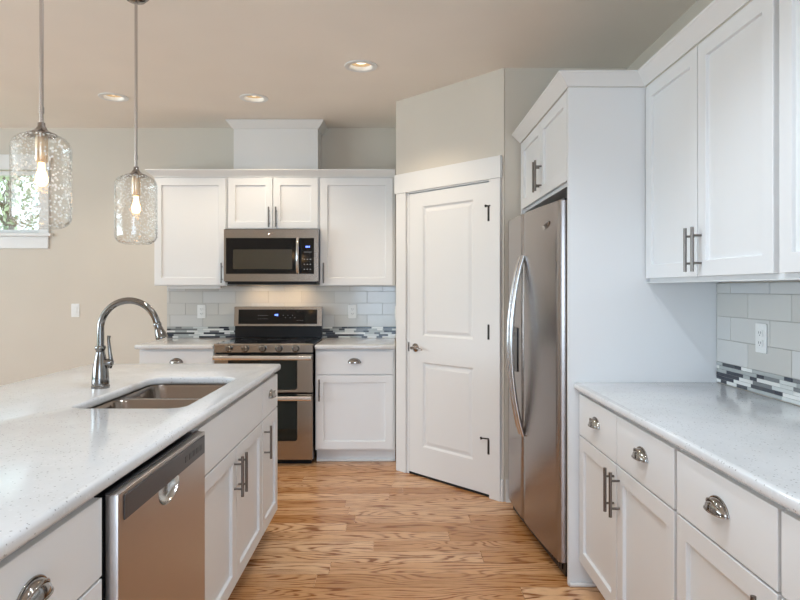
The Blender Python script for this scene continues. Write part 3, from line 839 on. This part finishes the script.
# sink
t = thing('sink', 'undermount stainless double bowl sink set in the island', 'sink', (-.965, 2.575, .889))
def tub(name, x0, x1, y0, y1, dep):
    bm = bmesh.new(); levels = [(0, 0), (.004, .006), (.010, dep*.75), (.022, dep*.93), (.055, dep)]; rings = []
    for off, d in levels:
        rings.append([bm.verts.new((px_, py_, -d)) for px_, py_ in rrect(x0+off, x1-off, y0+off, y1-off, max(.02, .06-off*.3), 6)])
    for a, b in zip(rings, rings[1:]):
        n = len(a)
        for k in range(n): bm.faces.new((a[k], a[(k+1) % n], b[(k+1) % n], b[k]))
    bm.faces.new(rings[-1])
    o = obj(name, bm, 'sink', t, smooth=45)
    bm = bmesh.new(); lathe(bm, [(.042, .0006), (.044, .003), (.030, .001), (.001, .0008)], 24, ((x0+x1)/2, (y0+y1)/2, -dep), 'z'); obj('drain', bm, 'chrome', o, smooth=40)
    return o
me = shape2d(rrect(-.215, .215, -.400, .400, .05, 5), [rrect(-.196, .196, .012, .380, .06, 6), rrect(-.196, .196, -.380, -.018, .06, 6)], -.0035, -.0005)
objm('rim', me, 'sink', t)
tub('bowl', -.196, .196, .012, .380, .21); tub('bowl', -.196, .196, -.380, -.018, .19)

# faucet
FX, FY = -1.262, 2.63
t = thing('faucet', 'brushed nickel gooseneck pull down faucet behind the sink', 'faucet', (FX, FY, .925))
bm = bmesh.new(); lathe(bm, [(.001, 0), (.036, 0), (.037, .010), (.034, .014), (.035, .022), (.0335, .05), (.030, .085), (.024, .12), (.018, .150), (.0175, .160), (.021, .165), (.0225, .172), (.019, .180), (.001, .181)], 32)
obj('body', bm, 'nickel', t, smooth=40)
bm = bmesh.new(); pts = [(0, 0, .175), (0, 0, .21), (0, 0, .248)]
rr = .121
for k in range(1, 22): a = R(180 - k*8.0); pts.append((rr+rr*math.cos(a), 0, .250+rr*math.sin(a)))
tube(bm, pts, .0142, 16); obj('spout', bm, 'nickel', t, smooth=50)
bm = bmesh.new(); e = Vector(pts[-1]); dd = (e-Vector(pts[-2])).normalized(); dd = (dd + Vector((.05, 0, 0))).normalized()
tube(bm, [e-dd*.004, e+dd*.004, e+dd*.010, e+dd*.016, e+dd*.035, e+dd*.060, e+dd*.068, e+dd*.070], [.013, .0165, .0165, .015, .019, .025, .025, .021], 20); obj('spray_head', bm, 'nickel', t, smooth=40)
bm = bmesh.new()
tube(bm, [(.020, 0, .108), (.046, 0, .108), (.052, 0, .108)], [.017, .017, .012], 16)
tube(bm, [(.040, 0, .085), (.046, 0, .108), (.040, 0, .15), (.034, 0, .205), (.036, 0, .222)], [.007, .010, .007, .006, .0075], 10)
obj('handle', bm, 'nickel', t, smooth=50)

# ================================================================== DISHWASHER (front faces +X)
t = thing('dishwasher', 'stainless dishwasher built into the island', 'dishwasher', (-.663, 1.425, 0), PI/2)
# local x -> +Y, local y -> -X ; front face at y=-.02
DW = .640
bm = bmesh.new(); box(bm, .0, DW, .012, .58, .10, .868); box(bm, .02, DW-.02, .06, .56, 0, .10); obj('tub', bm, 'black', t)
# door slab with pocket handle
def door_slab():
    pcx = DW*.50; outer = rrect(0, DW, .115, .872, .003, 2)
    pk = [(pcx-.078, .802)] + [(pcx-.078, .79)] + [(pcx + .078*math.cos(R(a)), .786+.040*math.sin(R(a))) for a in range(190, 351, 16)] + [(pcx+.078, .79), (pcx+.078, .802)]
    me = shape2d(outer, [pk], 0, .03, .0015, 1)
    # shape is in XY plane (x, z) -> rotate to x, -y, z
    me.transform(Matrix(((1,0,0,0),(0,0,-1,.010),(0,1,0,0),(0,0,0,1))))
    return me, pcx
me, pcx = door_slab(); d = objm('door', me, 'steel_hy', t)
bm = bmesh.new(); box(bm, .028, DW-.012, -.0232, -.0202, .803, .862)
obj('control_panel', bm, 'grey', t, .001)
bm = bmesh.new()
for k in range(5): box(bm, DW-.20+k*.034, DW-.178+k*.034, -.0238, -.0233, .822, .840)
obj('control_buttons', bm, 'black', t)
bm = bmesh.new()
lv = []
for sc, dy in ((1, -.0195), (.9, -.004), (.6, .004)):
    ring = [bm.verts.new((pcx+.079*sc*math.cos(R(a)), dy, .800+.055*sc*math.sin(R(a)))) for a in range(180, 361, 12)]
    lv.append(ring)
for a, b in zip(lv, lv[1:]):
    for k in range(len(a)-1): bm.faces.new((a[k], a[k+1], b[k+1], b[k]))
bm.faces.new(lv[-1]); obj('pocket_handle', bm, 'steel', t, smooth=60)
bm = bmesh.new(); box(bm, .002, DW-.002, .0, .011, .868, .874); obj('top_trim', bm, 'grey', t)
bm = bmesh.new()
for k in range(6): box(bm, -.0006, -.0001, .015, .04, .74+k*.009, .744+k*.009)
obj('side_vent', bm, 'slot', t)

# ================================================================== CEILING CANS
def can(label, cx, cy):
    t = thing('recessed_light', label, 'ceiling light', (cx, cy, CZ), 0, 'recessed ceiling lights')
    bm = bmesh.new(); lathe(bm, [(.071, -.0005), (.104, -.0005), (.102, -.005), (.074, -.007), (.070, -.004), (.067, .018), (.0695, .018)], 40, (0,0,0), 'z', 0, True); obj('trim_ring', bm, 'plastic', t, smooth=50)
    bm = bmesh.new(); lathe(bm, [(.0655, .0185), (.0685, .0185), (.050, .075), (.047, .075)], 40, (0,0,0), 'z', 0, True); obj('baffle', bm, 'baffle', t, smooth=50)
    bm = bmesh.new(); lathe(bm, [(.001, .016), (.020, .018), (.034, .023), (.042, .032), (.044, .045), (.001, .045)], 40); obj('lens', bm, 'canlens', t)
    return t
LBL = ['recessed ceiling light nearest the pantry', 'middle recessed ceiling light above the microwave cabinet', 'recessed ceiling light at the left, beside the pendant rod',
       'added recessed ceiling light over the right counter', 'added recessed ceiling light behind the camera', 'added recessed ceiling light over the great room', 'added recessed ceiling light over the aisle', 'added recessed ceiling light just behind the camera', 'added recessed ceiling light of the great room nearest the back window', 'added recessed ceiling light before the refrigerator']
c0 = None
for i, (cx, cy) in enumerate(CANS):
    if c0 is None: c0 = can(LBL[0], cx, cy)
    else:
        c = copy_tree(c0, LBL[i]); c.location = (cx, cy, CZ)
    l = bpy.data.lights.new('can_lamp', 'SPOT'); l.spot_size = R(125); l.spot_blend = .6; l.shadow_soft_size = .03
    l.energy = {0: 27, 1: 27, 2: 18, 3: 15, 4: 22, 5: 6, 8: 6, 6: 34, 7: 36, 9: 50}.get(i, 14); l.color = (1, .83, .62) if i < 3 else (.74, .87, 1)
    lo = bpy.data.objects.new('can_lamp', l); C.objects.link(lo); lo.location = (cx, cy, CZ-.02)

# ================================================================== PENDANTS
def pendant(label, cx, cy):
    t = thing('pendant_lamp', label, 'pendant lamp', (cx, cy, CZ), 0, 'glass pendant lamps over the island')
    top = 1.862-CZ; bot = 1.550-CZ
    bm = bmesh.new(); lathe(bm, [(.001, -.0005), (.062, -.0005), (.064, -.020), (.058, -.060), (.040, -.078), (.010, -.086), (.001, -.086)], 36); obj('canopy', bm, 'rod', t, smooth=40)
    bm = bmesh.new(); tube(bm, [(0, 0, -.084), (0, 0, top+.038)], .0065, 14); tube(bm, [(0, 0, top+.075), (0, 0, top+.095)], .0085, 14); obj('rod', bm, 'rodlight', t, smooth=50)
    bm = bmesh.new(); lathe(bm, [(.001, top+.042), (.011, top+.042), (.012, top+.030), (.020, top+.018), (.034, top+.009), (.048, top+.004), (.048, top+.0005), (.001, top+.0005)], 36); obj('cap', bm, 'rod', t, smooth=40)
    bm = bmesh.new(); lathe(bm, [(.001, top-.0005), (.018, top-.0005), (.020, top-.03), (.020, top-.085), (.015, top-.092), (.001, top-.092)], 28); obj('socket', bm, 'socket', t, smooth=40)
    # jar: outer and inner wall, open bottom
    def prof(o_):
        r = .092-o_; p = []
        p.append((.046, top-o_))
        for k in range(7): a = R(90-15*k); p.append((r-.045+.045*math.cos(a), top-.045-o_*.3+.045*math.sin(a)))
        for k in range(7): a = R(-15*k*.83); p.append((r-.045+.045*math.cos(a), bot+.040+.040*math.sin(a)))
        return p
    P = prof(0)
    bm = bmesh.new(); lathe(bm, P+prof(.004)[::-1], 48, (0,0,0), 'z', 0, True)
    obj('glass_shade', bm, 'jar', t, smooth=60)
    bm = bmesh.new(); bz = top-.150
    lathe(bm, [(.001, bz+.060), (.010, bz+.058), (.011, bz+.035), (.016, bz+.020), (.020, bz+.006), (.020, bz-.004), (.015, bz-.016), (.007, bz-.021), (.001, bz-.022)], 28); obj('bulb', bm, 'bulb', t, smooth=60)
    return t
p0 = pendant('clear seeded glass pendant lamp nearest the camera, at the left edge', -1.200, 2.087)
c = copy_tree(p0, 'clear seeded glass pendant lamp farther back, in front of the wall cabinet'); c.location = (-1.200, 2.84, CZ)

# ================================================================== OUTSIDE
bm = bmesh.new(); box(bm, -40, 40, -40, 60, -.6, -.4); o = struct('ground', bm, 'grass', 'lawn outside the house')
def tree(label, x, y, h, seed):
    rnd = random.Random(seed)
    t = thing('tree', label, 'tree', (x, y, -.4))
    bm = bmesh.new(); tube(bm, [(0, 0, 0), (.1, 0, h*.4), (0, .1, h*.8)], [.16, .12, .05], 10)
    for k in range(9):
        a = rnd.random()*6.28; z = h*(.3+.05*k); tube(bm, [(0, 0, z), (math.cos(a)*.8, math.sin(a)*.8, z+.4), (math.cos(a)*1.5, math.sin(a)*1.5, z+.6)], [.05, .03, .012], 6)
    obj('trunk', bm, 'bark', t)
    bm = bmesh.new()
    for k in range(7000):
        a = rnd.random()*6.28; u = rnd.random()**.5; z = h*(.12+.88*rnd.random()); rr_ = 2.0*u*(1-abs(z/h-.5)**2*1.6)
        c = Vector((math.cos(a)*rr_, math.sin(a)*rr_, z)); s = rnd.uniform(.035, .07)
        d1 = Vector((rnd.uniform(-1,1), rnd.uniform(-1,1), rnd.uniform(-1,1))).normalized(); d2 = d1.orthogonal().normalized()
        bm.faces.new([bm.verts.new(c+d1*s), bm.verts.new(c+d2*s*.5), bm.verts.new(c-d1*s), bm.verts.new(c-d2*s*.5)])
    o = obj('foliage', bm, 'leaf', t); 
tree('leafy tree outside the back window, left', -12.3, 12.6, 5.2, 1)
tree('leafy tree outside the back window, right', -7.2, 11.4, 5.4, 2)
